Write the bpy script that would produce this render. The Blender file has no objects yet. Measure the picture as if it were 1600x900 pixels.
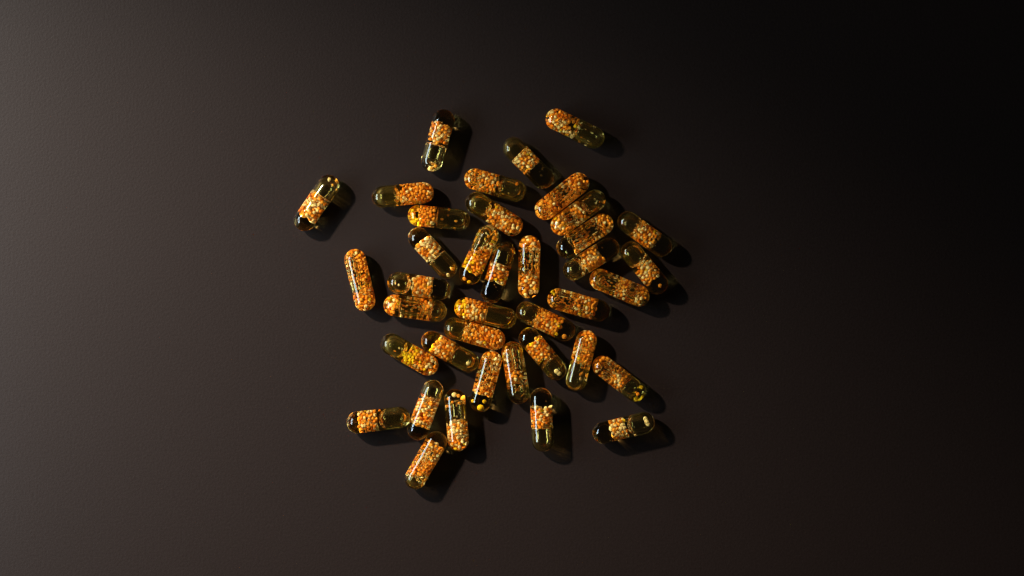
import bpy, bmesh, math, random
import numpy as np
from mathutils import Vector, Matrix

sc = bpy.context.scene
C = sc.collection
U = 100.0                    # the scene is built in centimetres
sc.unit_settings.system = 'METRIC'
sc.unit_settings.scale_length = 1 / U
sc.unit_settings.length_unit = 'CENTIMETERS'
S = 0.191e-3 * U             # metres per photo pixel on the table (capsule 34 px = 6.5 mm)
R = 17 * S                   # capsule radius
def wx(px): return (px - 800) * S
def wy(py): return (450 - py) * S

# ------------------------------------------------------------------ camera
cam_d = bpy.data.cameras.new('camera')
cam = bpy.data.objects.new('camera', cam_d)
C.objects.link(cam)
CAM_H = 0.80 * U
cam.location = (0, 0, CAM_H)
cam.rotation_euler = (0, 0, 0)
cam_d.sensor_width = 36
cam_d.lens = 36 * (CAM_H - R) / (1600 * S)
cam_d.clip_start = 0.01 * U
cam_d.clip_end = 20 * U
sc.camera = cam

# ------------------------------------------------------------------ world (a dark studio)
w = bpy.data.worlds.new('World')
sc.world = w
w.use_nodes = True
bg = w.node_tree.nodes['Background']
bg.inputs[0].default_value = (1.0, 0.93, 0.86, 1)
bg.inputs[1].default_value = 0.022

# ------------------------------------------------------------------ lamps
def aim(o, target):
    o.rotation_euler = (Vector(target) - o.location).to_track_quat('-Z', 'Y').to_euler()

KEY_AZ, KEY_EL, KEY_D = math.radians(33), math.radians(36), 0.56 * U
kl = bpy.data.lights.new('key_spot', 'SPOT')
kl.energy = 27 * U * U
kl.color = (1.0, 0.86, 0.72)
kl.shadow_soft_size = 0.015 * U
kl.spot_size = math.radians(53)
kl.spot_blend = 1.0
kl.cycles.is_caustics_light = True       # its light is traced through the curved gel
key = bpy.data.objects.new('key_spot', kl)
key.location = (-math.cos(KEY_EL) * math.cos(KEY_AZ) * KEY_D,
                math.cos(KEY_EL) * math.sin(KEY_AZ) * KEY_D, math.sin(KEY_EL) * KEY_D)
aim(key, (-0.095 * U, -0.125 * U, 0))
C.objects.link(key)

# a low window-like softbox off the left edge of the table, in two panes
for k in (0, 1):
    al = bpy.data.lights.new('soft_window', 'AREA')
    al.shape = 'RECTANGLE'
    al.size = 0.125 * U
    al.size_y = 0.11 * U
    al.energy = 0.60 * U * U
    al.color = (0.80, 0.97, 1.03)
    a = bpy.data.objects.new('soft_window', al)
    a.location = (-0.290 * U, (0.010 + (0.069 if k else -0.069)) * U, 0.135 * U)
    aim(a, (0.03 * U, (0.0 + (0.069 if k else -0.069)) * U, 0.0))
    C.objects.link(a)

vs = sc.view_settings
vs.view_transform = 'Standard'
vs.look = 'None'
vs.exposure = 0
vs.gamma = 1
vs.use_curve_mapping = False
cy = sc.cycles
cy.use_denoising = True
cy.use_adaptive_sampling = False
cy.max_bounces = 24
cy.transmission_bounces = 20
cy.transparent_max_bounces = 16
cy.diffuse_bounces = 5
cy.glossy_bounces = 10
cy.sample_clamp_indirect = 12
cy.filter_width = 1.15
cy.sample_clamp_direct = 0
cy.blur_glossy = 0.3
cy.caustics_reflective = True
cy.caustics_refractive = True
cy.use_guiding = True
cy.guiding_training_samples = 64
cy.use_surface_guiding = True
cy.use_volume_guiding = False

# ------------------------------------------------------------------ materials
def principled(name):
    m = bpy.data.materials.new(name)
    m.use_nodes = True
    return m, m.node_tree, m.node_tree.nodes['Principled BSDF']

def bead_mat(name, col, var):
    m, nt, b = principled(name)
    info = nt.nodes.new('ShaderNodeObjectInfo')
    geo = nt.nodes.new('ShaderNodeNewGeometry')
    mix = nt.nodes.new('ShaderNodeMix'); mix.data_type = 'RGBA'
    mth = nt.nodes.new('ShaderNodeMath'); mth.operation = 'ADD'
    frc = nt.nodes.new('ShaderNodeMath'); frc.operation = 'FRACT'
    nt.links.new(info.outputs['Random'], mth.inputs[0])
    nt.links.new(geo.outputs['Random Per Island'], mth.inputs[1])
    nt.links.new(mth.outputs[0], frc.inputs[0])
    nt.links.new(frc.outputs[0], mix.inputs[0])
    mix.inputs[6].default_value = (*col, 1)
    mix.inputs[7].default_value = (*var, 1)
    nt.links.new(mix.outputs[2], b.inputs['Base Color'])
    b.inputs['Roughness'].default_value = 0.55
    b.inputs['Specular IOR Level'].default_value = 0.15
    return m

BM = {'o': bead_mat('orange_bead', (0.95, 0.38, 0.07), (0.96, 0.49, 0.13)),
      'd': bead_mat('dark_orange_bead', (0.90, 0.27, 0.03), (0.92, 0.35, 0.045)),
      'c': bead_mat('cream_bead', (0.97, 0.86, 0.86), (0.98, 0.91, 0.93)),
      'y': bead_mat('yellow_bead', (0.92, 0.66, 0.03), (0.94, 0.72, 0.06))}

def gel_mat(name, col, ior, rough):
    m, nt, b = principled(name)
    b.inputs['Base Color'].default_value = (*col, 1)
    b.inputs['Transmission Weight'].default_value = 1.0
    b.inputs['IOR'].default_value = ior
    b.inputs['Roughness'].default_value = rough
    return m
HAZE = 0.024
GEL = gel_mat('amber_gelatin', (1.0, 0.81, 0.24), 1.47, 0.01)
BUB = gel_mat('air_pocket_wall', (1.0, 0.99, 0.96), 1.47, 0.01)
# gelatin is very slightly hazy: a little light leaks through its skin diffusely
nt = GEL.node_tree
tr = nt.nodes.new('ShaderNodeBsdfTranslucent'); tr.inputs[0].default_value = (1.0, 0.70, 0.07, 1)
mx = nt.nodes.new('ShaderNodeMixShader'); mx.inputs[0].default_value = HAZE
sk = nt.nodes.new('ShaderNodeAttribute'); sk.attribute_name = 'glow_share'     # how much golden glow is put into the skin
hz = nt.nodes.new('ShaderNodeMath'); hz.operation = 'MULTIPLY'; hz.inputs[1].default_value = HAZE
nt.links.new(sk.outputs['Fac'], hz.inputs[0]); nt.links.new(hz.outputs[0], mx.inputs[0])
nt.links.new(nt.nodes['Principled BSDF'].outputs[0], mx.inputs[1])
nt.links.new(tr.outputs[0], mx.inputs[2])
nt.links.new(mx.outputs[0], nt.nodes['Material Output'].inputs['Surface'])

# dark fine-grained table
tm, nt, b = principled('dark_table_coating')
tc = nt.nodes.new('ShaderNodeTexCoord')
n1 = nt.nodes.new('ShaderNodeTexNoise'); n1.inputs['Scale'].default_value = 1300 / U; n1.inputs['Detail'].default_value = 3
n2 = nt.nodes.new('ShaderNodeTexNoise'); n2.inputs['Scale'].default_value = 9 / U; n2.inputs['Detail'].default_value = 3
nt.links.new(tc.outputs['Object'], n1.inputs['Vector'])
nt.links.new(tc.outputs['Object'], n2.inputs['Vector'])
cr = nt.nodes.new('ShaderNodeMix'); cr.data_type = 'RGBA'
cr.inputs[6].default_value = (0.0081, 0.0048, 0.0041, 1)
cr.inputs[7].default_value = (0.0160, 0.0100, 0.0087, 1)
ad = nt.nodes.new('ShaderNodeMath'); ad.operation = 'MULTIPLY_ADD'
ad.inputs[1].default_value = 0.75; ad.inputs[2].default_value = 0.0
a2 = nt.nodes.new('ShaderNodeMath'); a2.operation = 'MULTIPLY_ADD'
a2.inputs[1].default_value = 0.25
nt.links.new(n1.outputs['Fac'], ad.inputs[0])
nt.links.new(n2.outputs['Fac'], a2.inputs[0])
nt.links.new(ad.outputs[0], a2.inputs[2])
nt.links.new(a2.outputs[0], cr.inputs[0])
nt.links.new(cr.outputs[2], b.inputs['Base Color'])
b.inputs['Roughness'].default_value = 0.47
b.inputs['Specular IOR Level'].default_value = 0.17
bp = nt.nodes.new('ShaderNodeBump'); bp.inputs['Strength'].default_value = 0.32; bp.inputs['Distance'].default_value = 0.00012 * U
nt.links.new(n1.outputs['Fac'], bp.inputs['Height'])
nt.links.new(bp.outputs['Normal'], b.inputs['Normal'])

# ------------------------------------------------------------------ table
def mesh_obj(name, bm, mat, parent=None, smooth=False):
    me = bpy.data.meshes.new(name)
    bm.to_mesh(me); bm.free()
    if smooth:
        me.polygons.foreach_set('use_smooth', [True] * len(me.polygons))
    if mat: me.materials.append(mat)
    o = bpy.data.objects.new(name, me)
    C.objects.link(o)
    o.parent = parent
    return o

bm = bmesh.new()
bmesh.ops.create_cube(bm, size=1, matrix=Matrix.Translation((0, 0, -0.0125 * U)) @ Matrix.Diagonal((1.1 * U, 0.8 * U, 0.025 * U, 1)))
bmesh.ops.bevel(bm, geom=bm.edges[:], offset=0.003 * U, segments=3, affect='EDGES')
table = mesh_obj('table_top', bm, tm)
table['kind'] = 'structure'
table.cycles.is_caustics_receiver = True
table['label'] = 'matt dark brown table top with a fine grain'
table['category'] = 'table'

# ------------------------------------------------------------------ capsules
# tip boxes in photo pixels and the slope ('\\' falls to the right, '/' rises to the right);
# s runs along the axis from end A (left end, or top end of steep ones) 0 .. 1
# z: bead zones (s0, s1, fill)      b: air bubbles (s0, s1, radius, sideways, up, flat0, flat1) in capsule radii
# l: loose beads (s, sideways, colour, size)     y: (s0, s1) zone where beads turn yellow
# cream: share of cream beads
CAPS = [
 dict(bb=(459,273,530,361), k='/', A='R', z=[(.36,.80,1),(0,.13,.6)], b=[(.08,.40,.78,.06,.04,0,1)], cream=.35,  # beads in the upper tip stand in for a reflection of the band
      t='gel capsule lying alone beside the pile, clear grey upper end, dark lower end'),
 dict(bb=(658,171,710,268), k='/', A='R', z=[(.22,.56,1),(.87,1,.8)], b=[(.55,.90,.78,0,.04,1,0)], cream=.45,  # lower-tip beads imitate the band's beads mirrored in the gel
      t='steep gel capsule with dark top, pale bead band and silver lower end, above the pile'),
 dict(bb=(580,285,679,325.5), k='/', z=[(.44,.99,1),(.14,.45,.45)], b=[(.09,.46,.68,0,.08,0,0)], cream=.12,
      t='gel capsule with olive clear end, its orange end resting on a capsule with yellow beads'),
 dict(bb=(636,321,735,362), k='\\', z=[(.03,.20,.45),(.17,.46,1),(.46,.95,.55)], b=[(.45,.93,.70,0,.10,1,0)], y=(0,.2), cream=.14,
      t='gel capsule with yellow beads at one tip and square-ended clear window, under the olive-ended one'),
 dict(bb=(784.5,213.5,866,296), k='\\', z=[(.31,.62,1)], b=[(.04,.34,.82,0,.02,0,1)], cream=.42,
      t='slanted gel capsule with clear dome, pale bead band and long dark amber end'),
 dict(bb=(725.5,263,821.5,314.5), k='\\', z=[(.01,.56,1),(.56,.93,.22)], b=[(.07,.27,.52,0,.30,0,0),(.55,.92,.66,0,.08,0,0)], cream=.32,
      t='gel capsule with small bubble among beads at one end, beside the long dark amber end'),
 dict(bb=(728,300.5,816,368.5), k='\\', z=[(.42,.99,1)], b=[(.09,.43,.68,0,.08,0,0)], cream=.30,
      t='gel capsule with large oval dark bubble and pale beads, below the small-bubbled one'),
 dict(bb=(852,169.5,944.5,232), k='\\', z=[(.01,.40,1),(.38,.80,.45)], b=[(.50,.93,.64,0,.10,0,0)], cream=.36,
      t='outlying gel capsule above the pile, orange and cream beads one end, golden clear other end'),
 dict(bb=(836,270.5,921,344.5), k='/', z=[(.01,.99,1)], b=[(.07,.25,.45,0,.36,0,0),(.32,.74,.58,.08,.28,0,0)], cream=.12,
      t='gel capsule packed with beads, first of four side by side, by the dark amber end'),
 dict(bb=(861,297,946,368), k='/', z=[(.01,.60,1),(.6,.95,.35)], b=[(.22,.46,.50,-.05,.34,0,0),(.59,.92,.66,0,.10,0,0)], cream=.28,
      t='gel capsule with clear dark-looking tip and beads, second of four lying side by side'),
 dict(bb=(870,333,957,402), k='/', z=[(.20,.99,.95)], b=[(.20,.82,.60,.06,.26,0,0)], cream=.22,
      t='gel capsule with small dark end and long bubble, third of four side by side'),
 dict(bb=(880.5,371.5,969,439), k='/', z=[(.34,.70,1)], b=[(.06,.36,.74,0,.06,0,0)], cream=.30,
      t='gel capsule with grey clear end and neat bead band, last of four side by side'),
 dict(bb=(964.5,330.7,1048.5,401.5), k='\\', z=[(.34,.74,1),(.05,.34,.30)], b=[(.07,.40,.73,0,.06,0,0)], cream=.20,
      t='gel capsule with mostly orange band, outer one of the parallel pair beside the four'),
 dict(bb=(968,376.7,1043,460.5), k='\\', z=[(.42,.76,1),(.14,.42,.40)], b=[(.07,.44,.72,0,.07,0,0)], l=[(.87,.05,'o',1.15)], cream=.30,
      t='gel capsule with one stray orange bead in its dark end, inner of the parallel pair'),
 dict(bb=(922,419,1015,478), k='\\', z=[(.01,.93,.95)], b=[(.10,.52,.60,.05,.26,0,0),(.58,.84,.52,.05,.30,0,0)], cream=.22,
      t='amber gel capsule mottled with bubbles and beads along its length, below the parallel pair'),
 dict(bb=(538,388.5,587,486.7), k='\\', z=[(.03,.99,.9)], b=[(.08,.74,.50,-.30,.30,0,0)], cream=.12,
      t='steep outlying gel capsule of orange beads with long pale bubble down one side'),
 dict(bb=(636.7,355,714,436), k='\\', z=[(.23,.58,1)], b=[(.57,.96,.78,0,.04,1,0)], l=[(.90,.34,'o',1.2),(.92,-.30,'c',1.05)], cream=.45,
      t='gel capsule with dark upper end, one orange and one cream bead in its clear tip'),
 dict(bb=(606,424,704,468), k='\\', z=[(.37,.72,1),(.06,.37,.60)], b=[(.07,.38,.72,0,.07,0,0)], cream=.30,
      t='gel capsule with dark end towards the pile, upper of a touching level pair'),
 dict(bb=(599.5,458.5,698.5,501.5), k='\\', z=[(.01,.25,1),(.25,.80,.75)], b=[(.24,.66,.58,0,.26,1,0),(.70,.93,.60,0,.14,0,0)], cream=.24,
      t='gel capsule with beads in one tip and ringed bubble in other, lower of level pair'),
 dict(bb=(718,352,779,444.5), k='/', A='R', z=[(.32,.80,.95),(.04,.35,.5)], b=[(.07,.52,.56,-.22,.20,0,0)], l=[(.92,-.25,'o',1.2),(.93,.2,'y',1.2)], y=(.62,.80), cream=.15,
      t='gel capsule with yellow beads by its dark lower end, beside one with grey top'),
 dict(bb=(751,378,805,474), k='/', A='R', z=[(.37,.68,1)], b=[(.05,.40,.80,0,.04,0,1)], cream=.34,
      t='gel capsule with grey top, square bead band and dark bottom dome casting yellow glow'),
 dict(bb=(809,367,844.5,466.7), k='/', A='R', z=[(.0,.99,.85)], b=[(.18,.68,.58,-.12,.24,0,0)], cream=.24,
      t='upright gel capsule with long glassy bubble and bead-filled lower end, amid the pile'),
 dict(bb=(710,465.5,806.7,515), k='\\', z=[(.02,.20,.6),(.14,.50,1),(.5,.95,.40)], b=[(.49,.93,.72,0,.08,1,0)], y=(0,.19), cream=.28,
      t='gel capsule with bright yellow beads at its tip and dark square-ended clear half'),
 dict(bb=(693.5,495.7,789.5,546.7), k='\\', z=[(.36,.98,1),(.08,.36,.28)], b=[(.07,.40,.73,0,.06,0,0)], cream=.22,
      t='gel capsule with clear grey end and large bead-filled end, touching below the yellow-tipped one'),
 dict(bb=(806.7,471.5,898,533), k='\\', z=[(.33,.76,1),(.18,.35,.45)], b=[(.07,.40,.73,0,.06,0,0)], l=[(.86,-.45,'o',1.5)], y=(.7,.76), cream=.24,
      t='gel capsule with a single large orange bead at the edge of its dark end'),
 dict(bb=(855.5,450.5,952,502), k='\\', z=[(.01,.80,1)], b=[(.06,.48,.60,0,.26,0,0),(.51,.60,.50,0,.34,1,1)], cream=.22,
      t='reddish gel capsule with dark slit before its bead band and gold glint at tip'),
 dict(bb=(883,515,933,611), k='/', A='R', z=[(.01,.55,1),(.5,.97,.32)], b=[(.48,.96,.66,-.12,.18,0,0),(.12,.46,.34,-.34,.42,0,0)], cream=.18,
      t='steep gel capsule with long white streak and clear golden lower end'),
 dict(bb=(924,554.5,1009,628), k='\\', z=[(.03,.64,1),(.82,.98,.35)], b=[(.10,.42,.55,0,.30,0,0),(.56,.88,.72,0,.08,0,0)], y=(.8,1), cream=.18,
      t='slanted gel capsule with deep orange beads, yellow beads round a dark bubble near lower tip'),
 dict(bb=(595,521,685,587), k='\\', z=[(.42,.99,1),(.16,.42,.40)], b=[(.09,.44,.66,0,.10,0,0)], y=(.42,.62), cream=.30,
      t='gel capsule with olive bubble end and yellowish beads, at the outer edge of the pile'),
 dict(bb=(658,517,748,582), k='\\', z=[(.20,.54,1),(.54,.90,.30)], b=[(.51,.92,.71,0,.08,0,0)], l=[(.84,-.1,'c',1.2)], y=(.0,.24), cream=.20,
      t='gel capsule with dark upper end, yellow-fringed beads and one bead in its olive end'),
 dict(bb=(734,546.7,785,642.7), k='/', A='R', z=[(.01,.74,.95)], b=[(.10,.58,.50,-.16,.28,0,0)], l=[(.91,.15,'y',1.9),(.81,.32,'y',1.3),(.85,-.60,'y',1.1)], cream=.28,
      t='steep gel capsule with one big yellow ball in its dark lower end'),
 dict(bb=(784,532.7,828,631), k='\\', z=[(.02,.80,.9)], b=[(.06,.52,.52,.25,.22,0,0),(.60,.90,.58,0,.20,0,0)], cream=.26,
      t='steep gel capsule with two bubbles, one above the other, and yellow glowing bottom'),
 dict(bb=(810.7,511.8,886,595), k='\\', z=[(.22,.60,1)], b=[(.59,.93,.73,0,.06,0,0)], l=[(.85,-.05,'c',1.45),(.90,.0,'c',1.35)], y=(0,.27), cream=.28,
      t='slanted gel capsule with two cream beads together in its clear lower tip'),
 dict(bb=(828,606,865,705.5), k='\\', z=[(.27,.63,1)], b=[(.60,.97,.82,0,.03,1,0)], cream=.36,
      t='upright gel capsule with dark top, bead band and clear silver lower end, below the pile'),
 dict(bb=(542,635.5,641,677), k='/', z=[(.18,.50,1),(.5,.88,.55)], b=[(.51,.93,.71,0,.08,0,0)], cream=.30,
      t='nearly level gel capsule with dark dome pointing away from the pile and golden tip'),
 dict(bb=(638,594.5,694.5,689), k='/', A='R', z=[(.32,.78,1)], b=[(.03,.36,.80,0,.04,0,0)], cream=.40,
      t='steep gel capsule with clear upper end and dark lower dome, touching the nearly level one'),
 dict(bb=(693,606.7,732.7,706), k='\\', z=[(.50,.98,1),(.12,.5,.35)], b=[(.16,.52,.60,.10,.18,0,1)], l=[(.10,0,'c',1.5),(.12,.35,'o',1.2)], cream=.42,
      t='upright gel capsule with pale bead at its top and pale beads filling its lower half'),
 dict(bb=(630.7,672,697.5,763), k='/', A='R', z=[(.18,.86,1)], b=[(.28,.66,.42,-.2,.36,0,0),(.74,.94,.55,0,.18,0,0)], cream=.30,
      t='slanted gel capsule with dark upper tip and yellow-rimmed bottom, lowest in its cluster of four'),
 dict(bb=(926,643.8,1022.7,693), k='/', z=[(.28,.56,1)], b=[(.56,.94,.76,0,.05,0,0)], l=[(.86,.36,'c',1.25),(.87,.08,'c',1.25),(.88,-.18,'c',1.2)], cream=.40,
      t='outlying gel capsule with three cream beads in its clear end and a dark dome'),
]

def icos(name, mat):
    bm = bmesh.new()
    bmesh.ops.create_icosphere(bm, subdivisions=2, radius=1.0)
    me = bpy.data.meshes.new(name)
    bm.to_mesh(me); bm.free()
    me.polygons.foreach_set('use_smooth', [True] * len(me.polygons))
    me.materials.append(mat)
    return me
BEAD_ME = {k: icos('bead', m) for k, m in BM.items()}
ib = bmesh.new(); bmesh.ops.create_icosphere(ib, subdivisions=2, radius=1.0)
IV = np.array([v.co[:] for v in ib.verts]); IF = [[v.index for v in f.verts] for f in ib.faces]; ib.free()

def revolve(name, prof, seg, mat, parent, flip=False, warp=None, off=None):
    """prof: [(x, r)...] from one pole to the other, about the local x axis"""
    V, F = [], []
    n = len(prof)
    V.append((prof[0][0], 0, 0))
    for (x, r) in prof[1:-1]:
        for j in range(seg):
            a = 2 * math.pi * j / seg
            V.append((x, r * math.cos(a), r * math.sin(a)))
    V.append((prof[-1][0], 0, 0))
    last = len(V) - 1
    def id(i, j): return 1 + (i - 1) * seg + j % seg
    for j in range(seg):
        F.append((0, id(1, j), id(1, j + 1)))
        F.append((last, id(n - 2, j + 1), id(n - 2, j)))
    for i in range(1, n - 2):
        for j in range(seg):
            F.append((id(i, j), id(i + 1, j), id(i + 1, j + 1), id(i, j + 1)))
    if warp: V = [warp(*v) for v in V]
    if off: V = [(v[0] + off[0], v[1] + off[1], v[2] + off[2]) for v in V]
    # orient outward (or inward)
    me = bpy.data.meshes.new(name)
    me.from_pydata(V, [], F)
    bm = bmesh.new(); bm.from_mesh(me)
    bmesh.ops.recalc_face_normals(bm, faces=bm.faces[:])
    if flip: bmesh.ops.reverse_faces(bm, faces=bm.faces[:])
    bm.to_mesh(me); bm.free()
    me.polygons.foreach_set('use_smooth', [True] * len(me.polygons))
    if off: return me
    me.materials.append(mat)
    o = bpy.data.objects.new(name, me)
    C.objects.link(o); o.parent = parent
    return o

RB = 0.52e-3 * U                    # bead radius
WALL = 0.90                     # inner wall of the gel, share of R

# place the axes; then ease apart capsules whose traced boxes overlap by a hair
segs = []
for c in CAPS:
    x0, y0, x1, y1 = c['bb']
    # end A is left by default ('R' = the right/top end of a '/')
    l, r_, t, b_ = x0 + 17, x1 - 17, y0 + 17, y1 - 17
    p = ((l, t), (r_, b_)) if c['k'] == '\\' else ((l, b_), (r_, t))
    if c.get('A') == 'R': p = p[::-1]
    segs.append([np.array([wx(q[0]), wy(q[1])]) for q in p])
HALF = 32.4 * S
cen = [(a + b) / 2 for a, b in segs]
dirs = [(b - a) / np.linalg.norm(b - a) for a, b in segs]
def closest(i, j):
    ti = np.linspace(-HALF, HALF, 41)
    P = cen[i] + ti[:, None] * dirs[i]
    Q = cen[j] + ti[:, None] * dirs[j]
    d = np.linalg.norm(P[:, None] - Q[None], axis=2)
    k = np.unravel_index(np.argmin(d), d.shape)
    return d[k], P[k[0]] - Q[k[1]]
for it in range(40):
    moved = 0
    for i in range(len(cen)):
        for j in range(i):
            if np.linalg.norm(cen[i] - cen[j]) > 2 * HALF + 2.2 * R: continue
            d, v = closest(i, j)
            gap = 2 * R + 1.2e-4 * U - d
            if gap > 0:
                u = v / max(d, 1e-9) * gap * 0.5
                cen[i] = cen[i] + u; cen[j] = cen[j] - u; moved = max(moved, gap)
    if moved < 1e-6 * U: break
shift = [np.linalg.norm(cen[i] - (segs[i][0] + segs[i][1]) / 2) / S for i in range(len(cen))]
print('capsule shifts px', ['%d:%.1f' % (i + 1, s) for i, s in enumerate(shift) if s > .8])

HL = HALF + R                  # half length tip to tip
def sx(s): return -HL + 2 * HL * s

def bubble_prof(bu):
    s0, s1, rad, side, up, f0, f1 = bu
    x0, x1, rr = sx(s0), sx(s1), rad * R
    c0, c1 = min(rr * (.30 if f0 else 1), (x1 - x0) * .5), min(rr * (.30 if f1 else 1), (x1 - x0) * .5)
    def rad_at(x):
        x = np.asarray(x, float)
        u = np.where(x < x0 + c0, (x0 + c0 - x) / c0, np.where(x > x1 - c1, (x - x1 + c1) / c1, 0))
        return rr * np.sqrt(np.clip(1 - u * u, 0, 1))
    return x0, x1, c0, c1, rr, rad_at

def pack(c, rng):
    """beads in capsule-local coordinates (x along, y sideways, z up, origin on the axis)"""
    P, RR, Z = [], [], []
    bubs = [(bubble_prof(b), b) for b in c.get('b', [])]
    vol_b = 4 / 3 * math.pi * RB ** 3
    for (s0, s1, fill) in c['z']:
        # sample the free volume
        x0, x1 = sx(s0) + RB, sx(s1) - RB
        q = rng.random((4000, 3)) * [x1 - x0, 2 * R, 2 * R] + [x0, -R, -R]
        ok = inside(q, RB)
        for (pr, b) in bubs: ok &= ~in_bub(q, pr, b, RB * .6)
        v = ok.mean() * (x1 - x0) * 4 * R * R
        n = int(v * 0.54 * fill / vol_b)
        q = q[ok][:n]
        P += list(q); RR += list(RB * (1 + .09 * rng.standard_normal(len(q)).clip(-1.5, 1.5)))
        j0 = 0 if s0 < .02 else RB * 1.3; j1 = 0 if s1 > .98 else RB * 1.3
        tl = rng.uniform(-.38, .38, 2); tz = rng.uniform(-.3, .3, 2)
        Z += [(x0 + j0 * u, x1 + j1 * v, *(tl * (j0 > 0, j1 > 0)), *(tz * (j0 > 0, j1 > 0))) for u, v in rng.uniform(-1.2, .7, (len(q), 2)) * [1, -1]]
    P = np.array(P); RR = np.array(RR); Z = np.array(Z)
    for it in range(70):
        d = P[:, None] - P[None]
        dist = np.linalg.norm(d, axis=2) + 1e-12
        ov = (RR[:, None] + RR[None]) - dist
        np.fill_diagonal(ov, 0)
        ov = np.clip(ov, 0, None)
        P = P + (d / dist[..., None] * ov[..., None]).sum(1) * 0.32
        P[:, 2] -= 4e-6 * U
        P[:, 0] = np.clip(P[:, 0], Z[:, 0] + Z[:, 2] * P[:, 1] + Z[:, 4] * P[:, 2], Z[:, 1] + Z[:, 3] * P[:, 1] + Z[:, 5] * P[:, 2])
        for (pr, b) in bubs:
            x0, x1, c0, c1, rr, rad_at = pr
            ry, rz = P[:, 1] - b[3] * R, P[:, 2] - b[4] * R
            rho = np.hypot(ry, rz) + 1e-9
            need = np.where((P[:, 0] > x0) & (P[:, 0] < x1), rad_at(P[:, 0]) + RR * 1.02, 0)
            k = np.where(rho < need, need / rho, 1)
            P[:, 1] = b[3] * R + ry * k; P[:, 2] = b[4] * R + rz * k
        # inner wall
        ax = np.clip(P[:, 0], -HALF, HALF)
        vec = P - np.stack([ax, 0 * ax, 0 * ax], 1)
        L = np.linalg.norm(vec, axis=1) + 1e-12
        lim = WALL * R - RR
        k = np.where(L > lim, lim / L, 1)
        P = np.stack([ax, 0 * ax, 0 * ax], 1) + vec * k[:, None]
    return P, RR, bubs

def inside(q, m):
    ax = np.clip(q[:, 0], -HALF, HALF)
    return np.sqrt((q[:, 0] - ax) ** 2 + q[:, 1] ** 2 + q[:, 2] ** 2) < WALL * R - m
def in_bub(q, pr, b, m):
    x0, x1, c0, c1, rr, rad_at = pr
    return (q[:, 0] > x0 - m) & (q[:, 0] < x1 + m) & (np.hypot(q[:, 1] - b[3] * R, q[:, 2] - b[4] * R) < rad_at(np.clip(q[:, 0], x0, x1)) + m)

def capsule_profile(rng):
    step = 0.011 * R * rng.choice([-1, 1])     # the faint seam where cap and body meet
    xs = rng.uniform(-.12, .12) * HL
    pr = []
    NC = 14
    for i in range(NC + 1):
        a = math.pi / 2 * i / NC
        pr.append((-HALF - R * math.cos(a), R * math.sin(a)))
    NM = 24
    for i in range(1, NM):
        x = -HALF + 2 * HALF * i / NM
        pr.append((x, R + step / (1 + math.exp(-(x - xs) / (0.05 * R))) - step * .5))
    for i in range(NC + 1):
        a = math.pi / 2 * (1 - i / NC)
        pr.append((HALF + R * math.cos(a), R * math.sin(a)))
    return pr

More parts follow.
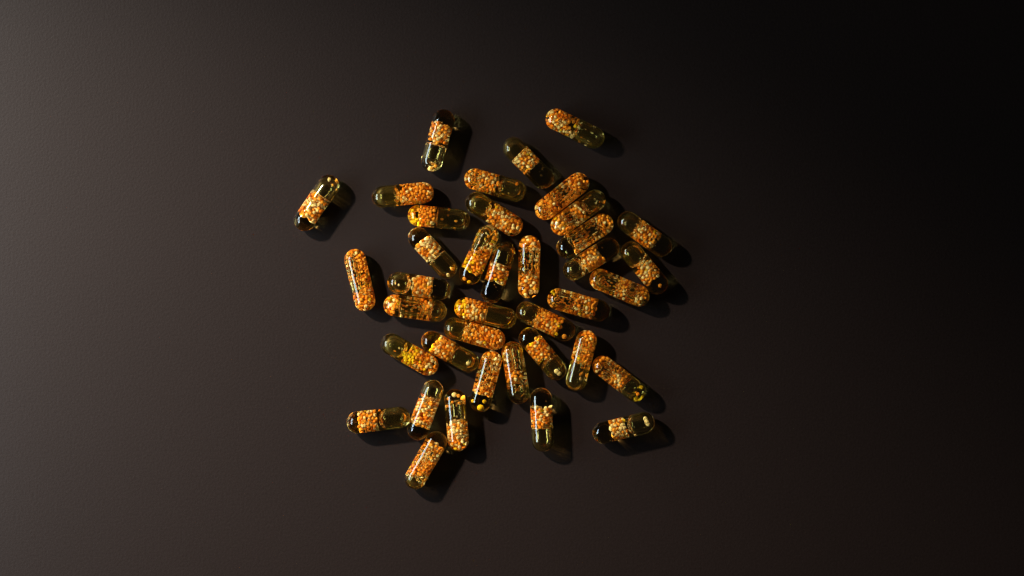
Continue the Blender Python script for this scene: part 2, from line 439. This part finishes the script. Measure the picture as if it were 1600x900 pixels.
CLEAR = {1, 2, 5, 12, 17, 21, 34, 36, 39}          # silver-ended capsules, the put-in glow turned down
GOLDEN = {3, 6, 7, 8, 10, 15, 19, 20, 23, 24, 27, 29, 30, 32, 35, 38}   # gold-ended ones, the put-in glow turned up
n_ind = n_fill = 0
for ci, c in enumerate(CAPS):
    rng = np.random.default_rng(100 + ci)
    root = bpy.data.objects.new('gel_capsule', None)
    C.objects.link(root)
    root.empty_display_size = 0.002 * U
    root.location = (cen[ci][0], cen[ci][1], 0)
    root.scale = (rng.uniform(.985, 1.015),) * 3
    root.rotation_euler = (0, 0, math.atan2(dirs[ci][1], dirs[ci][0]))
    root['label'] = c['t']; root['category'] = 'capsule'; root['group'] = 'bead filled gel capsules scattered on the table'
    ZC = R + 2e-5 * U
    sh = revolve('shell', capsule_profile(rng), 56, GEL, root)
    sh.location = (0, 0, ZC)
    sh.cycles.is_caustics_caster = True
    P, RR, bubs = pack(c, rng)
    cav = []
    for (pr, b) in bubs:
        x0, x1, c0, c1, rr, rad_at = pr
        pf = [(x0, 0)]
        N = 10
        for i in range(1, N + 1):
            a = math.pi / 2 * i / N
            pf.append((x0 + c0 - c0 * math.cos(a), rr * math.sin(a)))
        m0, m1 = x0 + c0, x1 - c1
        if m1 - m0 > rr * .1:
            nm = max(2, int((m1 - m0) / (rr * .07)))
            for i in range(1, nm):
                pf.append((m0 + (m1 - m0) * i / nm, rr))
            st = 0
        else:
            st = 1
        for i in range(st, N):
            a = math.pi / 2 * (1 - i / N)
            pf.append((x1 - c1 + c1 * math.cos(a), rr * math.sin(a)))
        pf.append((x1, 0))
        ph = rng.random(6) * 6.28
        def warp(x, y, z, ph=ph):
            # a soft lumpy skin, pressed by the beads below
            k = 1 + .012 * math.sin(x / (.42 * R) * 2 + ph[0]) + .015 * math.sin(3 * math.atan2(z, y) + x / R * 2 + ph[1]) \
                + .0045 * math.sin(x / (.045 * R) + ph[2] + .6 * math.sin(x / (.11 * R) + ph[4])) * (.6 + .4 * math.sin(2 * math.atan2(z, y) + ph[3]))
            return (x, y * k, z * k)
        bo = revolve('air_bubble', pf, 36, BUB, root, flip=True, warp=warp)
        bo.location = (0, b[3] * R, ZC + b[4] * R)
        bo.cycles.is_caustics_caster = True
    # tiny air beads added under the skin for sparkle
    for _ in range(14):
        mr = rng.uniform(.045, .10) * R
        mx = rng.uniform(-.9, .9) * HALF
        an = rng.uniform(.15, .85) * math.pi
        mp = np.array([[mx, math.cos(an) * (.93 * R - mr), math.sin(an) * (.93 * R - mr)]])
        if any(in_bub(mp, pr, b, mr * 1.3)[0] for pr, b in bubs): continue
        if np.min(np.linalg.norm(P - mp, axis=1) - RR) < mr * 1.1: continue
        pf = [(-mr * math.cos(math.pi * i / 8), mr * math.sin(math.pi * i / 8)) for i in range(9)]
        cav.append(revolve('cavity', pf, 12, None, None, flip=True, off=tuple(mp[0])))
    if cav:
        bm = bmesh.new()
        for m in cav: bm.from_mesh(m); bpy.data.meshes.remove(m)
        mo = mesh_obj('small_bubble', bm, BUB, root, smooth=True)
        mo.location = (0, 0, ZC); mo['kind'] = 'stuff'
        mo.cycles.is_caustics_caster = True
    # the put-in glow is weakened over clear oil ends to keep them dark
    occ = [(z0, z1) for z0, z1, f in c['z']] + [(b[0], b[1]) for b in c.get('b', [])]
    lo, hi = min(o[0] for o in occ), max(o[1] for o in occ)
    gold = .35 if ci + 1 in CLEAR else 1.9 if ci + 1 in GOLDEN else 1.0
    def glow_share(x):
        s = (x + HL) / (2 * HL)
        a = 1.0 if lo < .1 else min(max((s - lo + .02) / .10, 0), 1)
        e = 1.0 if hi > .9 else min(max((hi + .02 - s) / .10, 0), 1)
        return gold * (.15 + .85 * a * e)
    at = sh.data.attributes.new('glow_share', 'FLOAT', 'POINT')
    at.data.foreach_set('value', [glow_share(v.co.x) for v in sh.data.vertices])
    # beads
    yz = c.get('y')
    fV, fF, fM = [], [], []
    allb = []
    for p, r in zip(P, RR):
        s = (p[0] + HL) / (2 * HL)
        u = rng.random()
        if yz and yz[0] <= s <= yz[1] and u < .55: k = 'y'; r = r * 1.12
        elif u < c['cream']: k = 'c'
        elif u > .80: k = 'd'
        elif u > .775: k = 'y'
        else: k = 'o'
        allb.append((p, r, k, None))
    for (s, side, k, size) in c.get('l', []):
        r = RB * size
        y = side * R
        ax = min(max(sx(s), -HALF), HALF)
        lim = WALL * R - r
        z2 = lim ** 2 - y ** 2 - (sx(s) - ax) ** 2
        allb.append((np.array([sx(s), y, math.sqrt(max(z2, 0)) * .97]), r, k,
                     {'o': 'orange', 'c': 'cream', 'y': 'yellow'}[k] + ' bead lying apart from the others'))
    keys = list(BM)
    for (p, r, k, lab) in allb:
        seen = p[2] > 0.12 * R or lab
        if seen:
            o = bpy.data.objects.new('bead', BEAD_ME[k])
            C.objects.link(o); o.parent = root
            o.location = (p[0], p[1], p[2] + ZC); o.scale = (r * .93,) * 3
            o.cycles.is_caustics_receiver = True
            o.rotation_euler = tuple(rng.random(3) * 6)
            if lab: o['label'] = lab
            n_ind += 1
        else:
            base = len(fV)
            fV += [tuple(v) for v in IV * r * .93 + p]
            fF += [[i + base for i in f] for f in IF]
            fM += [keys.index(k)] * len(IF)
            n_fill += 1
    if fV:
        me = bpy.data.meshes.new('bead_fill')
        me.from_pydata(fV, [], fF)
        for k in keys: me.materials.append(BM[k])
        me.polygons.foreach_set('material_index', fM)
        me.polygons.foreach_set('use_smooth', [True] * len(fF))
        o = bpy.data.objects.new('bead_fill', me)
        C.objects.link(o); o.parent = root; o.location = (0, 0, ZC)
        o['kind'] = 'stuff'
        o.cycles.is_caustics_receiver = True
print('beads', n_ind, n_fill)
